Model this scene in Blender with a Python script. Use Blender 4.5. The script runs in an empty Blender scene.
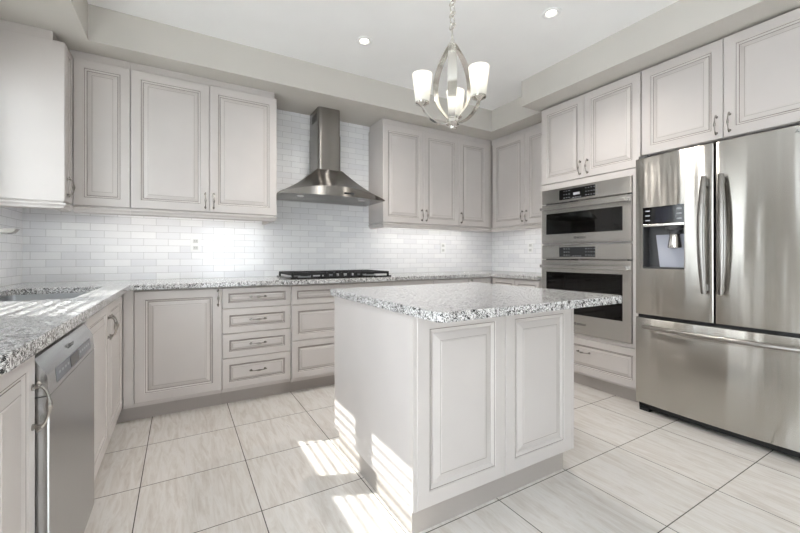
import bpy, bmesh, math, random
from mathutils import Vector, Matrix
C = bpy.context.scene.collection
S = bpy.context.scene
random.seed(4)
PI = math.pi

# ------------------------------------------------------------------ camera
cam_d = bpy.data.cameras.new('camera')
cam = bpy.data.objects.new('camera', cam_d); C.objects.link(cam)
cam_d.sensor_fit = 'HORIZONTAL'; cam_d.sensor_width = 36.0
cam_d.lens = 377.2 / 800 * 36.0
cam_d.shift_x = -(402.3 - 400) / 800
cam_d.shift_y = (256.3 - 266.5) / 800
cam_d.clip_start = 0.05
cam.location = (0.956, -3.636, 1.101)
cam.rotation_euler = (PI / 2, 0, -math.radians(30.507))
S.camera = cam

# ------------------------------------------------------------------ world, sun, exposure
w = bpy.data.worlds.new('sky'); S.world = w; w.use_nodes = True
bg = w.node_tree.nodes['Background']
bg.inputs[0].default_value = (0.88, 0.925, 1.0, 1); bg.inputs[1].default_value = 8.5
sun_d = bpy.data.lights.new('sun', 'SUN'); sun_d.energy = 13.0; sun_d.angle = math.radians(0.5)
sun_d.color = (1.0, 0.97, 0.93)
sun = bpy.data.objects.new('sun', sun_d); C.objects.link(sun)
sun.location = (-6, 2, 8)
sun.rotation_euler = Vector((1, -0.41, -1.053)).to_track_quat('-Z', 'Y').to_euler()
S.view_settings.view_transform = 'Standard'; S.view_settings.look = 'None'
S.view_settings.gamma = 1.0; S.view_settings.use_curve_mapping = False
S.view_settings.exposure = -0.02
S.cycles.use_denoising = True
S.cycles.max_bounces = 12; S.cycles.diffuse_bounces = 6; S.cycles.transparent_max_bounces = 16
S.cycles.sample_clamp_indirect = 6.0

# ------------------------------------------------------------------ materials
def lin(c):
    f = lambda v: v / 12.92 if v <= 0.04045 else ((v + 0.055) / 1.055) ** 2.4
    return tuple(f(v / 255) for v in c) + (1,)
def mat(name, rgb, rough=0.5, metal=0.0, **kw):
    m = bpy.data.materials.new(name); m.use_nodes = True
    b = m.node_tree.nodes['Principled BSDF']
    b.inputs['Base Color'].default_value = lin(rgb)
    b.inputs['Roughness'].default_value = rough; b.inputs['Metallic'].default_value = metal
    for k, v in kw.items(): b.inputs[k.replace('_', ' ')].default_value = v
    return m
def N(m, t, **kw):
    n = m.node_tree.nodes.new(t)
    for k, v in kw.items(): setattr(n, k, v)
    return n
def L(m, a, b): m.node_tree.links.new(a, b)
def ramp(m, stops, interp='LINEAR'):
    r = N(m, 'ShaderNodeValToRGB'); cr = r.color_ramp; cr.interpolation = interp
    while len(cr.elements) < len(stops): cr.elements.new(0.5)
    for e, (p, c) in zip(cr.elements, stops): e.position = p; e.color = c if len(c) == 4 else lin(c)
    return r
def bsdf(m): return m.node_tree.nodes['Principled BSDF']

def paint(name, rgb, rough, var=0.03, sc=3.0):
    m = mat(name, rgb, rough)
    tc = N(m, 'ShaderNodeTexCoord'); nz = N(m, 'ShaderNodeTexNoise'); nz.inputs['Scale'].default_value = sc
    L(m, tc.outputs['Object'], nz.inputs['Vector'])
    lo = tuple(c * (1 - var) for c in rgb); hi = tuple(min(255, c * (1 + var)) for c in rgb)
    r = ramp(m, [(0.3, lo), (0.7, hi)]); L(m, nz.outputs[0], r.inputs[0])
    L(m, r.outputs[0], bsdf(m).inputs['Base Color'])
    n2 = N(m, 'ShaderNodeTexNoise'); n2.inputs['Scale'].default_value = 350
    L(m, tc.outputs['Object'], n2.inputs['Vector'])
    bp = N(m, 'ShaderNodeBump'); bp.inputs['Strength'].default_value = 0.03; bp.inputs['Distance'].default_value = 0.002
    L(m, n2.outputs[0], bp.inputs['Height']); L(m, bp.outputs[0], bsdf(m).inputs['Normal'])
    return m
M = {}
M['cab'] = paint('cabinet_paint', (201, 195, 192), 0.38, 0.012)
M['glaze'] = mat('cabinet_glaze', (118, 109, 102), 0.5)
M['glaze2'] = mat('cabinet_glaze_light', (160, 152, 146), 0.5)
M['toe'] = paint('toe_paint_plinth_shade', (172, 165, 160), 0.45, 0.012)  # toe-kick colour; on the island plinth it stands in for shade
M['wall'] = paint('wall_paint', (202, 198, 192), 0.8, 0.01)
M['ceil'] = paint('ceiling_paint', (244, 244, 244), 0.9, 0.006)
M['white'] = mat('white_plastic', (236, 236, 236), 0.35)
M['socket'] = mat('socket_plastic', (205, 205, 203), 0.4)
M['slot'] = mat('slot_dark', (90, 90, 90), 0.5)
M['black'] = mat('black_matt', (14, 14, 15), 0.45)
M['iron'] = mat('cast_iron', (22, 22, 24), 0.55)
M['gloss'] = mat('black_gloss', (8, 8, 10), 0.06)
M['chrome'] = mat('polished_nickel', (215, 212, 206), 0.16, 1.0)
M['bar'] = mat('satin_steel_bar', (150, 146, 142), 0.28, 1.0)
M['pull'] = mat('antique_nickel', (160, 156, 151), 0.27, 1.0)
M['shutter'] = mat('shutter_white', (238, 238, 236), 0.45)
M['lcd'] = mat('display_blue', (12, 14, 30), 0.1)
M['mark'] = mat('panel_marks', (168, 170, 176), 0.4)
M['logo'] = mat('logo_dark', (22, 22, 24), 0.4)
M['grey'] = mat('grey_plastic', (120, 122, 128), 0.4)
M['grey_light'] = mat('grey_plastic_light', (176, 178, 190), 0.3)
M['case'] = mat('fridge_case', (70, 70, 72), 0.45)
M['enamel'] = mat('oven_enamel', (46, 46, 50), 0.35)

def steel(name, rgb, rough, aniso=1.0, rot=0.25):
    m = mat(name, rgb, rough, 1.0)
    b = bsdf(m); b.inputs['Anisotropic'].default_value = aniso; b.inputs['Anisotropic Rotation'].default_value = rot
    tg = N(m, 'ShaderNodeTangent'); tg.direction_type = 'RADIAL'; tg.axis = 'Z'
    L(m, tg.outputs[0], b.inputs['Tangent'])
    return m
M['steel'] = steel('brushed_steel', (192, 190, 187), 0.27)
M['steel_fr'] = steel('brushed_steel_fridge', (188, 185, 180), 0.25)
def waves(m, sy, sz, dist):
    tc = N(m, 'ShaderNodeTexCoord'); mp = N(m, 'ShaderNodeMapping'); mp.inputs['Scale'].default_value = (1, sy, sz)
    nz = N(m, 'ShaderNodeTexNoise'); nz.inputs['Scale'].default_value = 1.0; nz.inputs['Detail'].default_value = 1.5
    L(m, tc.outputs['Object'], mp.inputs[0]); L(m, mp.outputs[0], nz.inputs['Vector'])
    bp = N(m, 'ShaderNodeBump'); bp.inputs['Strength'].default_value = 1.0; bp.inputs['Distance'].default_value = dist
    L(m, nz.outputs[0], bp.inputs['Height']); L(m, bp.outputs[0], bsdf(m).inputs['Normal'])
waves(M['steel_fr'], 9.0, 0.6, 0.006)
M['steel_dk'] = steel('brushed_steel_hood', (146, 142, 138), 0.24)
M['steel_dw'] = steel('brushed_steel_dishwasher', (184, 184, 184), 0.24)
M['steel_sink'] = mat('sink_steel', (185, 186, 188), 0.3, 1.0)

def granite():
    m = mat('speckled_granite', (210, 210, 210), 0.12)
    tc = N(m, 'ShaderNodeTexCoord')
    n0 = N(m, 'ShaderNodeTexNoise'); n0.inputs['Scale'].default_value = 55; n0.inputs['Detail'].default_value = 3
    L(m, tc.outputs['Object'], n0.inputs['Vector'])
    mx = N(m, 'ShaderNodeMix', data_type='RGBA', blend_type='ADD'); mx.inputs[0].default_value = 0.05
    L(m, tc.outputs['Object'], mx.inputs[6]); L(m, n0.outputs['Color'], mx.inputs[7])
    v = N(m, 'ShaderNodeTexVoronoi'); v.inputs['Scale'].default_value = 215
    L(m, mx.outputs[2], v.inputs['Vector'])
    sp = N(m, 'ShaderNodeSeparateColor'); L(m, v.outputs['Color'], sp.inputs[0])
    n1 = N(m, 'ShaderNodeTexNoise'); n1.inputs['Scale'].default_value = 52; n1.inputs['Detail'].default_value = 4
    L(m, tc.outputs['Object'], n1.inputs['Vector'])
    a = N(m, 'ShaderNodeMath', operation='MULTIPLY_ADD'); L(m, n1.outputs[0], a.inputs[0]); a.inputs[1].default_value = 1.3
    L(m, sp.outputs[0], a.inputs[2])
    s = N(m, 'ShaderNodeMath', operation='MULTIPLY'); L(m, a.outputs[0], s.inputs[0]); s.inputs[1].default_value = 0.5
    r = ramp(m, [(0.0, (24, 23, 24)), (0.40, (40, 39, 40)), (0.44, (112, 109, 108)), (0.55, (160, 157, 156)),
                 (0.60, (214, 212, 211)), (0.76, (232, 232, 232)), (0.82, (150, 147, 146))])
    L(m, s.outputs[0], r.inputs[0]); L(m, r.outputs[0], bsdf(m).inputs['Base Color'])
    return m
M['granite'] = granite()

def tiles(axis):
    m = mat('subway_tile_' + axis, (232, 234, 236), 0.12)
    tc = N(m, 'ShaderNodeTexCoord'); sx = N(m, 'ShaderNodeSeparateXYZ'); cx = N(m, 'ShaderNodeCombineXYZ')
    L(m, tc.outputs['Object'], sx.inputs[0]); L(m, sx.outputs[axis.upper()], cx.inputs[0]); L(m, sx.outputs['Z'], cx.inputs[1])
    mp = N(m, 'ShaderNodeMapping'); mp.inputs['Location'].default_value = (0.04, 0.012, 0); L(m, cx.outputs[0], mp.inputs[0])
    b = N(m, 'ShaderNodeTexBrick'); b.offset = 0.5
    b.inputs['Scale'].default_value = 1.0; b.inputs['Brick Width'].default_value = 0.166; b.inputs['Row Height'].default_value = 0.0545
    b.inputs['Mortar Size'].default_value = 0.0016; b.inputs['Mortar Smooth'].default_value = 0.2
    b.inputs['Color1'].default_value = lin((243, 243, 244)); b.inputs['Color2'].default_value = lin((232, 232, 235))
    b.inputs['Mortar'].default_value = lin((203, 202, 203))
    L(m, mp.outputs[0], b.inputs['Vector']); L(m, b.outputs['Color'], bsdf(m).inputs['Base Color'])
    nz = N(m, 'ShaderNodeTexNoise'); nz.inputs['Scale'].default_value = 16
    L(m, tc.outputs['Object'], nz.inputs['Vector'])
    mm = N(m, 'ShaderNodeMath', operation='MULTIPLY_ADD'); L(m, b.outputs['Fac'], mm.inputs[0]); mm.inputs[1].default_value = -0.9
    L(m, nz.outputs[0], mm.inputs[2])
    bp = N(m, 'ShaderNodeBump'); bp.inputs['Strength'].default_value = 0.4; bp.inputs['Distance'].default_value = 0.002
    L(m, mm.outputs[0], bp.inputs['Height']); L(m, bp.outputs[0], bsdf(m).inputs['Normal'])
    return m
M['tile_x'] = tiles('x'); M['tile_y'] = tiles('y')

def floor_mat():
    m = mat('travertine_tile', (220, 214, 206), 0.2)
    tc = N(m, 'ShaderNodeTexCoord')
    mp = N(m, 'ShaderNodeMapping'); mp.inputs['Location'].default_value = (-0.792, 0.985, 0); L(m, tc.outputs['Object'], mp.inputs[0])
    b = N(m, 'ShaderNodeTexBrick'); b.offset = 0.0
    b.inputs['Scale'].default_value = 1.0; b.inputs['Brick Width'].default_value = 0.4685; b.inputs['Row Height'].default_value = 0.4685
    b.inputs['Mortar Size'].default_value = 0.0022; b.inputs['Mortar Smooth'].default_value = 0.1
    b.inputs['Color1'].default_value = (0, 0, 0, 1); b.inputs['Color2'].default_value = (1, 1, 1, 1); b.inputs['Mortar'].default_value = (0.5, 0.5, 0.5, 1)
    L(m, mp.outputs[0], b.inputs['Vector'])
    # veins run along y, shifted tile by tile
    sh = N(m, 'ShaderNodeVectorMath', operation='SCALE'); L(m, b.outputs['Color'], sh.inputs[0]); sh.inputs['Scale'].default_value = 5.5
    ad = N(m, 'ShaderNodeVectorMath', operation='ADD'); L(m, tc.outputs['Object'], ad.inputs[0]); L(m, sh.outputs[0], ad.inputs[1])
    m2 = N(m, 'ShaderNodeMapping'); m2.inputs['Scale'].default_value = (30, 3.6, 1); L(m, ad.outputs[0], m2.inputs[0])
    n1 = N(m, 'ShaderNodeTexNoise'); n1.inputs['Scale'].default_value = 1.0; n1.inputs['Detail'].default_value = 9; n1.inputs['Roughness'].default_value = 0.68; n1.inputs['Distortion'].default_value = 1.0
    L(m, m2.outputs[0], n1.inputs['Vector'])
    r = ramp(m, [(0.28, (198, 189, 182)), (0.45, (214, 208, 202)), (0.58, (224, 220, 216)), (0.75, (206, 200, 196))]); L(m, n1.outputs[0], r.inputs[0])
    mx = N(m, 'ShaderNodeMix', data_type='RGBA'); L(m, b.outputs['Fac'], mx.inputs[0]); L(m, r.outputs[0], mx.inputs[6])
    mx.inputs[7].default_value = lin((92, 88, 84)); L(m, mx.outputs[2], bsdf(m).inputs['Base Color'])
    bp = N(m, 'ShaderNodeBump'); bp.inputs['Strength'].default_value = 0.4; bp.inputs['Distance'].default_value = 0.001; bp.invert = True
    L(m, b.outputs['Fac'], bp.inputs['Height']); L(m, bp.outputs[0], bsdf(m).inputs['Normal'])
    return m
M['floor'] = floor_mat()

def emit(name, rgb, st):
    m = bpy.data.materials.new(name); m.use_nodes = True; nt = m.node_tree
    b = bsdf(m); b.inputs['Emission Color'].default_value = lin(rgb); b.inputs['Emission Strength'].default_value = st
    b.inputs['Base Color'].default_value = lin(rgb)
    return m
M['can'] = emit('downlight_lens', (255, 246, 232), 14)
M['led'] = emit('led_strip', (255, 252, 246), 30)
M['bulb'] = emit('bulb_glow', (255, 244, 228), 4)
def pane(name, tint, gl):
    m = bpy.data.materials.new(name); m.use_nodes = True; nt = m.node_tree; nt.nodes.remove(bsdf(m))
    t = N(m, 'ShaderNodeBsdfTransparent'); t.inputs[0].default_value = tint
    g = N(m, 'ShaderNodeBsdfGlossy'); g.inputs['Roughness'].default_value = 0.02
    f = N(m, 'ShaderNodeLayerWeight'); f.inputs[0].default_value = 0.5
    p = N(m, 'ShaderNodeMath', operation='POWER'); L(m, f.outputs['Facing'], p.inputs[0]); p.inputs[1].default_value = 4.0
    q = N(m, 'ShaderNodeMath', operation='MULTIPLY_ADD'); L(m, p.outputs[0], q.inputs[0]); q.inputs[1].default_value = 0.6; q.inputs[2].default_value = gl
    x = N(m, 'ShaderNodeMixShader'); L(m, q.outputs[0], x.inputs[0]); L(m, t.outputs[0], x.inputs[1]); L(m, g.outputs[0], x.inputs[2])
    L(m, x.outputs[0], nt.nodes['Material Output'].inputs[0]); return m
M['glass'] = pane('window_glass', (0.95, 0.97, 0.96, 1), 0.04)
M['oven_glass'] = pane('oven_glass', (0.12, 0.12, 0.13, 1), 0.045)
def shade_mat():
    m = bpy.data.materials.new('frosted_shade'); m.use_nodes = True; nt = m.node_tree; nt.nodes.remove(bsdf(m))
    t = N(m, 'ShaderNodeBsdfTranslucent'); t.inputs[0].default_value = (0.93, 0.92, 0.88, 1)
    d = N(m, 'ShaderNodeBsdfDiffuse'); d.inputs[0].default_value = (0.86, 0.86, 0.84, 1)
    x = N(m, 'ShaderNodeMixShader'); x.inputs[0].default_value = 0.5; L(m, d.outputs[0], x.inputs[1]); L(m, t.outputs[0], x.inputs[2])
    L(m, x.outputs[0], nt.nodes['Material Output'].inputs[0]); return m
M['shade'] = shade_mat()

# ------------------------------------------------------------------ mesh helpers
ORI = {}
def obj(name, bm, mats, parent=None, smooth=False):
    if not isinstance(mats, (list, tuple)): mats = [mats]
    if parent is not None: bmesh.ops.translate(bm, verts=bm.verts, vec=-ORI[parent])
    bmesh.ops.recalc_face_normals(bm, faces=bm.faces)
    me = bpy.data.meshes.new(name); bm.to_mesh(me); bm.free()
    for mm in mats: me.materials.append(M[mm])
    if smooth:
        for p in me.polygons: p.use_smooth = True
        me.set_sharp_from_angle(angle=math.radians(35))
    o = bpy.data.objects.new(name, me); C.objects.link(o)
    if parent is not None: o.parent = parent; ORI[o] = ORI[parent]
    else: ORI[o] = Vector((0, 0, 0))
    return o
def tag(o, label, cat, group=None):
    o['label'] = label; o['category'] = cat
    if group: o['group'] = group
    return o
def thing(name, label, cat, loc, group=None):
    o = bpy.data.objects.new(name, None); C.objects.link(o); o.location = loc; o.empty_display_size = 0.1
    ORI[o] = Vector(loc); return tag(o, label, cat, group)
def struct(name, bm, mats):
    o = obj(name, bm, mats); o['kind'] = 'structure'; return o
def B(): return bmesh.new()
def box(bm, x0, x1, y0, y1, z0, z1, bev=0.0, mi=0):
    r = bmesh.ops.create_cube(bm, size=1.0)
    vs = r['verts']
    for v in vs:
        v.co = Vector(((x0 + x1) / 2 + v.co.x * (x1 - x0), (y0 + y1) / 2 + v.co.y * (y1 - y0), (z0 + z1) / 2 + v.co.z * (z1 - z0)))
    fs = {f for v in vs for f in v.link_faces}
    for f in fs: f.material_index = mi
    if bev > 0:
        es = list({e for v in vs for e in v.link_edges})
        bmesh.ops.bevel(bm, geom=es, offset=bev, segments=2, affect='EDGES', profile=0.6, material=-1)
    return bm
def bx(*a, **k): return box(B(), *a, **k)
def tube(bm, pts, rad, seg=10, cap=True, flat=None, mi=0):
    """sweep a round (or elliptical, flat=(a,b) factors with a fixed side vector) section along pts"""
    pts = [Vector(p) for p in pts]; n = len(pts)
    if not isinstance(rad, (list, tuple)): rad = [rad] * n
    rings = []; ref = None
    for i, p in enumerate(pts):
        t = (pts[min(i + 1, n - 1)] - pts[max(i - 1, 0)]).normalized()
        if ref is None:
            ref = Vector((0, 0, 1)) if abs(t.z) < 0.9 else Vector((1, 0, 0))
            if flat: ref = Vector(flat[2])
        a = (ref - t * ref.dot(t)).normalized(); ref = a if not flat else ref
        b = t.cross(a); fa, fb = (flat[0], flat[1]) if flat else (1, 1)
        rings.append([bm.verts.new(p + a * math.cos(2 * PI * k / seg) * rad[i] * fa + b * math.sin(2 * PI * k / seg) * rad[i] * fb) for k in range(seg)])
    for i in range(n - 1):
        for k in range(seg):
            f = bm.faces.new((rings[i][k], rings[i][(k + 1) % seg], rings[i + 1][(k + 1) % seg], rings[i + 1][k])); f.material_index = mi
    if cap:
        bm.faces.new(rings[0][::-1]).material_index = mi; bm.faces.new(rings[-1]).material_index = mi
    return bm
def lathe(bm, prof, cx, cy, seg=24, mi=0, mt=None):
    rings = []
    for r, z in prof:
        if r < 1e-5: rings.append([bm.verts.new((cx, cy, z))])
        else: rings.append([bm.verts.new((cx + r * math.cos(2 * PI * k / seg), cy + r * math.sin(2 * PI * k / seg), z)) for k in range(seg)])
    for a, b in zip(rings, rings[1:]):
        for k in range(seg):
            q = [a[k % len(a)], a[(k + 1) % len(a)], b[(k + 1) % len(b)], b[k % len(b)]]
            q2 = []
            for v in q:
                if v not in q2: q2.append(v)
            if len(q2) > 2: bm.faces.new(q2).material_index = mi
    return bm
def torus(bm, c, R, r, ax=(0, 0, 1), sx=1.0, sy=1.0, seg=18, s2=8):
    q = Vector(ax).to_track_quat('Z', 'Y'); vs = []
    for i in range(seg):
        a = 2 * PI * i / seg; row = []
        for j in range(s2):
            b = 2 * PI * j / s2; rr = R + r * math.cos(b)
            row.append(bm.verts.new(Vector(c) + q @ Vector((rr * math.cos(a) * sx, rr * math.sin(a) * sy, r * math.sin(b)))))
        vs.append(row)
    for i in range(seg):
        for j in range(s2):
            bm.faces.new((vs[i][j], vs[(i + 1) % seg][j], vs[(i + 1) % seg][(j + 1) % s2], vs[i][(j + 1) % s2]))
    return bm
def slab(outline, holes, z0, z1, bev=0.004):
    """flat slab with an outline and holes, eased edges"""
    bm = B(); es = []
    for loop in [outline] + holes:
        vs = [bm.verts.new((x, y, z1)) for x, y in loop]
        es += [bm.edges.new((vs[i], vs[(i + 1) % len(vs)])) for i in range(len(vs))]
    bmesh.ops.triangle_fill(bm, edges=es, use_beauty=True, use_dissolve=False, normal=(0, 0, 1))
    top = list(bm.faces)
    r = bmesh.ops.extrude_face_region(bm, geom=top)
    vs = [v for v in r['geom'] if isinstance(v, bmesh.types.BMVert)]
    bmesh.ops.translate(bm, verts=vs, vec=(0, 0, z0 - z1))
    bmesh.ops.recalc_face_normals(bm, faces=bm.faces)
    rim = [e for e in bm.edges if len(e.link_faces) == 2 and abs(e.verts[0].co.z - e.verts[1].co.z) < 1e-6 and
           abs(abs(e.link_faces[0].normal.z) - abs(e.link_faces[1].normal.z)) > 0.9]
    bmesh.ops.bevel(bm, geom=rim, offset=bev, segments=2, affect='EDGES', profile=0.6)
    return bm
def round_corner(cx, cy, r, a0, a1, n=6):
    return [(cx + r * math.cos(math.radians(a0 + (a1 - a0) * i / n)), cy + r * math.sin(math.radians(a0 + (a1 - a0) * i / n))) for i in range(n + 1)]

# facing frames: origin maker for panels. 'S' faces -y, 'W' faces -x, 'E' faces +x
FR = {'S': (Vector((1, 0, 0)), Vector((0, -1, 0))), 'W': (Vector((0, -1, 0)), Vector((-1, 0, 0))), 'E': (Vector((0, 1, 0)), Vector((1, 0, 0)))}
def place(face, plane, u, v, n):
    """u = the world coordinate along the run, plane = world coordinate of the back of the door"""
    U, Nn = FR[face]
    if face == 'S': return Vector((u, plane - n, v))
    if face == 'W': return Vector((plane - n, u, v))
    return Vector((plane + n, u, v))
def raised_panel(face, plane, u0, u1, v0, v1, F=0.06, k=1.0, t=0.02, g2=1):
    """a raised-panel front with a glaze line in its grooves; back of the panel lies on `plane`"""
    bm = B(); u0, u1 = min(u0, u1), max(u0, u1)
    prof = [(0, 0, 0), (0, t - .003, 0), (.003, t, 0), (F - .003, t, 0), (F, t - .004, 0), (F + .0028, t - .0042, 1), (F + .010 * k, t - .008, 0),
            (F + .013 * k, t - .0105, 0), (F + .013 * k + .003, t - .0105, g2), (F + .019 * k, t - .0085, 0), (F + .040 * k, t - .0022, 0), (F + .040 * k + .0022, t - .0026, 2), (F + .046 * k, t - .0006, 0)]
    rings = []
    for d, n, g in prof:
        rings.append([bm.verts.new(place(face, plane, a, b, n)) for a, b in ((u0 + d, v0 + d), (u1 - d, v0 + d), (u1 - d, v1 - d), (u0 + d, v1 - d))])
    for i in range(len(rings) - 1):
        for j in range(4):
            f = bm.faces.new((rings[i][j], rings[i][(j + 1) % 4], rings[i + 1][(j + 1) % 4], rings[i + 1][j])); f.material_index = prof[i + 1][2]
    bm.faces.new(rings[-1]); bm.faces.new(rings[0][::-1])
    return bm
def pull(face, plane, u, v, horiz=False, Lh=0.128):
    """antique cabinet pull: two posts with buds, arched grip swelling in the middle"""
    bm = B(); h = Lh / 2
    def P(s, n):
        return place(face, plane, u + (s if horiz else 0), v + (0 if horiz else s), n)
    path = []; rad = []
    for i in range(17):
        s = -1 + 2 * i / 16
        path.append(P(s * h * 0.80, 0.012 + 0.020 * math.sqrt(max(0, 1 - s * s * 0.96)))); rad.append(0.0030 + 0.0042 * math.exp(-(s / 0.28) ** 2) + 0.0022 * math.exp(-((abs(s) - 1) / 0.13) ** 2))
    tube(bm, path, rad, 8)
    for sg in (-1, 1):
        tube(bm, [P(sg * h * .78, -.001), P(sg * h * .78, .003), P(sg * h * .78, .0035), P(sg * h * .78, .016)], [.0085, .0085, .005, .0045], 8)
        tube(bm, [P(sg * h * .74, .013), P(sg * h * .86, .013), P(sg * h * .93, .011), P(sg * h, .009)], [.003, .006, .0045, .0015], 8)
    return bm
def add_door(par, face, plane, u0, u1, v0, v1, hu=None, hv=None, horiz=False, kind='door', F=0.06, k=1.0):
    d = obj(kind, raised_panel(face, plane, u0, u1, v0, v1, F, k), ['cab', 'glaze', 'glaze2'], par)
    if hu is not None: obj('handle', pull(face, plane + {'S': -.02, 'W': -.02, 'E': .02}[face], hu, hv, horiz), 'pull', d, smooth=True)
    return d
def text(name, s, size, face, plane, u, v, m, par, align='CENTER', depth=0.0006):
    cu = bpy.data.curves.new(name, 'FONT'); cu.body = s; cu.size = size; cu.align_x = align; cu.extrude = depth / 2
    tmp = bpy.data.objects.new('tmp', cu); C.objects.link(tmp)
    bpy.context.view_layer.update()
    me = bpy.data.meshes.new_from_object(tmp.evaluated_get(bpy.context.evaluated_depsgraph_get()))
    bpy.data.objects.remove(tmp); bm = B(); bm.from_mesh(me); bpy.data.meshes.remove(me)
    U, Nn = FR[face]; o = place(face, plane, u, v, 0)
    for vv in bm.verts: vv.co = o + U * vv.co.x + Vector((0, 0, 1)) * vv.co.y + Nn * (vv.co.z + depth / 2)
    return obj(name, bm, m, par)

# ------------------------------------------------------------------ dimensions
XW = 4.457          # right wall
YR = -7.4           # rear wall
ZC = 2.709          # ceiling
ZS = 2.476          # bulkhead underside
CT, CB = 0.915, 0.879

# ------------------------------------------------------------------ room shell
struct('floor', bx(-0.25, XW + .2, YR - .2, 0.2, -0.1, 0), 'floor')
struct('ceiling', bx(-0.25, XW + .2, YR - .2, 0.2, ZC, ZC + 0.1), 'ceil')
struct('wall_back', bx(-0.25, XW + .2, 0.0, 0.2, 0, ZC), 'wall')
struct('wall_right', bx(XW, XW + .2, YR, 0, 0, ZC), 'wall')
# left wall with the sink window and an unseen patio door added for daylight
WY0, WY1, WZ0, WZ1 = -1.86, -0.66, 1.09, 2.27     # window opening
DY0, DY1, DZ1 = -4.2, -2.78, 2.3                  # opening of the added patio door
bm = B()
for a in ((WY1, 0, 0, ZC), (WY0, WY1, 0, WZ0), (WY0, WY1, WZ1, ZC), (DY1, WY0, 0, ZC), (DY0, DY1, DZ1, ZC), (YR, DY0, 0, ZC)):
    box(bm, -0.16, 0, a[0], a[1], a[2], a[3])
struct('wall_left', bm, 'wall')
RX0, RX1, RZ1 = 1.4, 3.0, 2.2  # opening of the added rear window
bm = B()
for a in ((-0.16, RX0, 0, ZC), (RX1, XW, 0, ZC), (RX0, RX1, RZ1, ZC)): box(bm, a[0], a[1], YR - .16, YR, a[2], a[3])
struct('wall_rear', bm, 'wall')
# bulkheads
bm = B(); box(bm, 0.452, XW, -0.551, 0, ZS, ZC); box(bm, 0, 0.452, -3.2, 0, ZS, ZC); box(bm, 3.92, XW, -1.207, -0.551, ZS, ZC)
box(bm, 3.658, XW, -4.1, -1.207, ZS, ZC)
struct('trim_1', bm, 'wall')
# tiled backsplash on the back, left and right walls
bm = bx(0.006, XW - .006, -0.006, 0, CT, ZS); struct('wall_back_tile', bm, 'tile_x')
bm = B(); box(bm, 0, 0.006, WY1, 0, CT, ZS); box(bm, 0, .006, -2.7, WY1, CT, WZ0 - .02); struct('wall_left_tile', bm, 'tile_y')
bm = bx(XW - .006, XW, -1.25, 0, CT, 1.5); struct('wall_right_tile', bm, 'tile_y')

# sink window: frame, two louvred shutters, glass
wn = obj('window_1', B(), 'shutter'); wn['kind'] = 'structure'
bm = B()
for y0, y1, z0, z1 in ((WY0, WY1, WZ0, WZ0 + .03), (WY0, WY1, WZ1 - .04, WZ1), (WY0, WY0 + .05, WZ0 + .03, WZ1 - .04), (WY1 - .055, WY1, WZ0 + .03, WZ1 - .04), (-1.31, -1.155, WZ0 + .03, WZ1 - .04)):
    box(bm, -0.1, 0.0, y0, y1, z0, z1)
obj('window_frame', bm, 'shutter', wn)
obj('window_pane', bx(-0.108, -0.103, WY0, WY1, WZ0, WZ1), 'glass', wn)
for y0, y1 in ((-1.81, -1.31), (-1.155, -0.715)):
    bm = B()
    z = WZ0 + .055
    while z < WZ1 - .06:
        # louvre tilted to admit the sun
        a = math.radians(29); c = Vector((-0.03, 0, z)); hw = 0.026
        d = Vector((math.cos(a), 0, -math.sin(a))) * hw; t = Vector((math.sin(a), 0, math.cos(a))) * 0.004
        vs = []
        for yy in (y0, y1):
            vs.append([bm.verts.new(Vector((p.x, yy, p.z))) for p in (c - d, c + t, c + d, c - t)])
        for i in range(4): bm.faces.new((vs[0][i], vs[0][(i + 1) % 4], vs[1][(i + 1) % 4], vs[1][i]))
        bm.faces.new(vs[0][::-1]); bm.faces.new(vs[1]); z += 0.052
    obj('shutter_louvres', bm, 'shutter', wn)
# unseen patio doors, put in to bring daylight from the left
dr = obj('added_patio_door', B(), 'shutter'); dr['kind'] = 'structure'
bm = B(); ym = (DY0 + DY1) / 2
for y0, y1, z0, z1 in ((DY0, DY1, 0, .06), (DY0, DY1, DZ1 - .06, DZ1), (DY0, DY0 + .07, .06, DZ1 - .06), (DY1 - .07, DY1, .06, DZ1 - .06), (ym - .05, ym + .05, .06, DZ1 - .06)):
    box(bm, -0.12, -0.05, y0, y1, z0, z1)
obj('door_frame', bm, 'shutter', dr); obj('door_pane', bx(-.09, -.084, DY0, DY1, .03, DZ1 - .03), 'glass', dr)
wr = obj('added_rear_window', B(), 'shutter'); wr['kind'] = 'structure'  # unseen rear window, put in only to let daylight in
bm = B(); xm = (RX0 + RX1) / 2
for x0, x1, z0, z1 in ((RX0, RX1, 0, .06), (RX0, RX1, RZ1 - .06, RZ1), (RX0, RX0 + .07, .06, RZ1 - .06), (RX1 - .07, RX1, .06, RZ1 - .06), (xm - .05, xm + .05, .06, RZ1 - .06)):
    box(bm, x0, x1, YR - .12, YR - .05, z0, z1)
obj('window_frame', bm, 'shutter', wr); obj('window_pane', bx(RX0, RX1, YR - .09, YR - .084, .03, RZ1 - .03), 'glass', wr)

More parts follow.
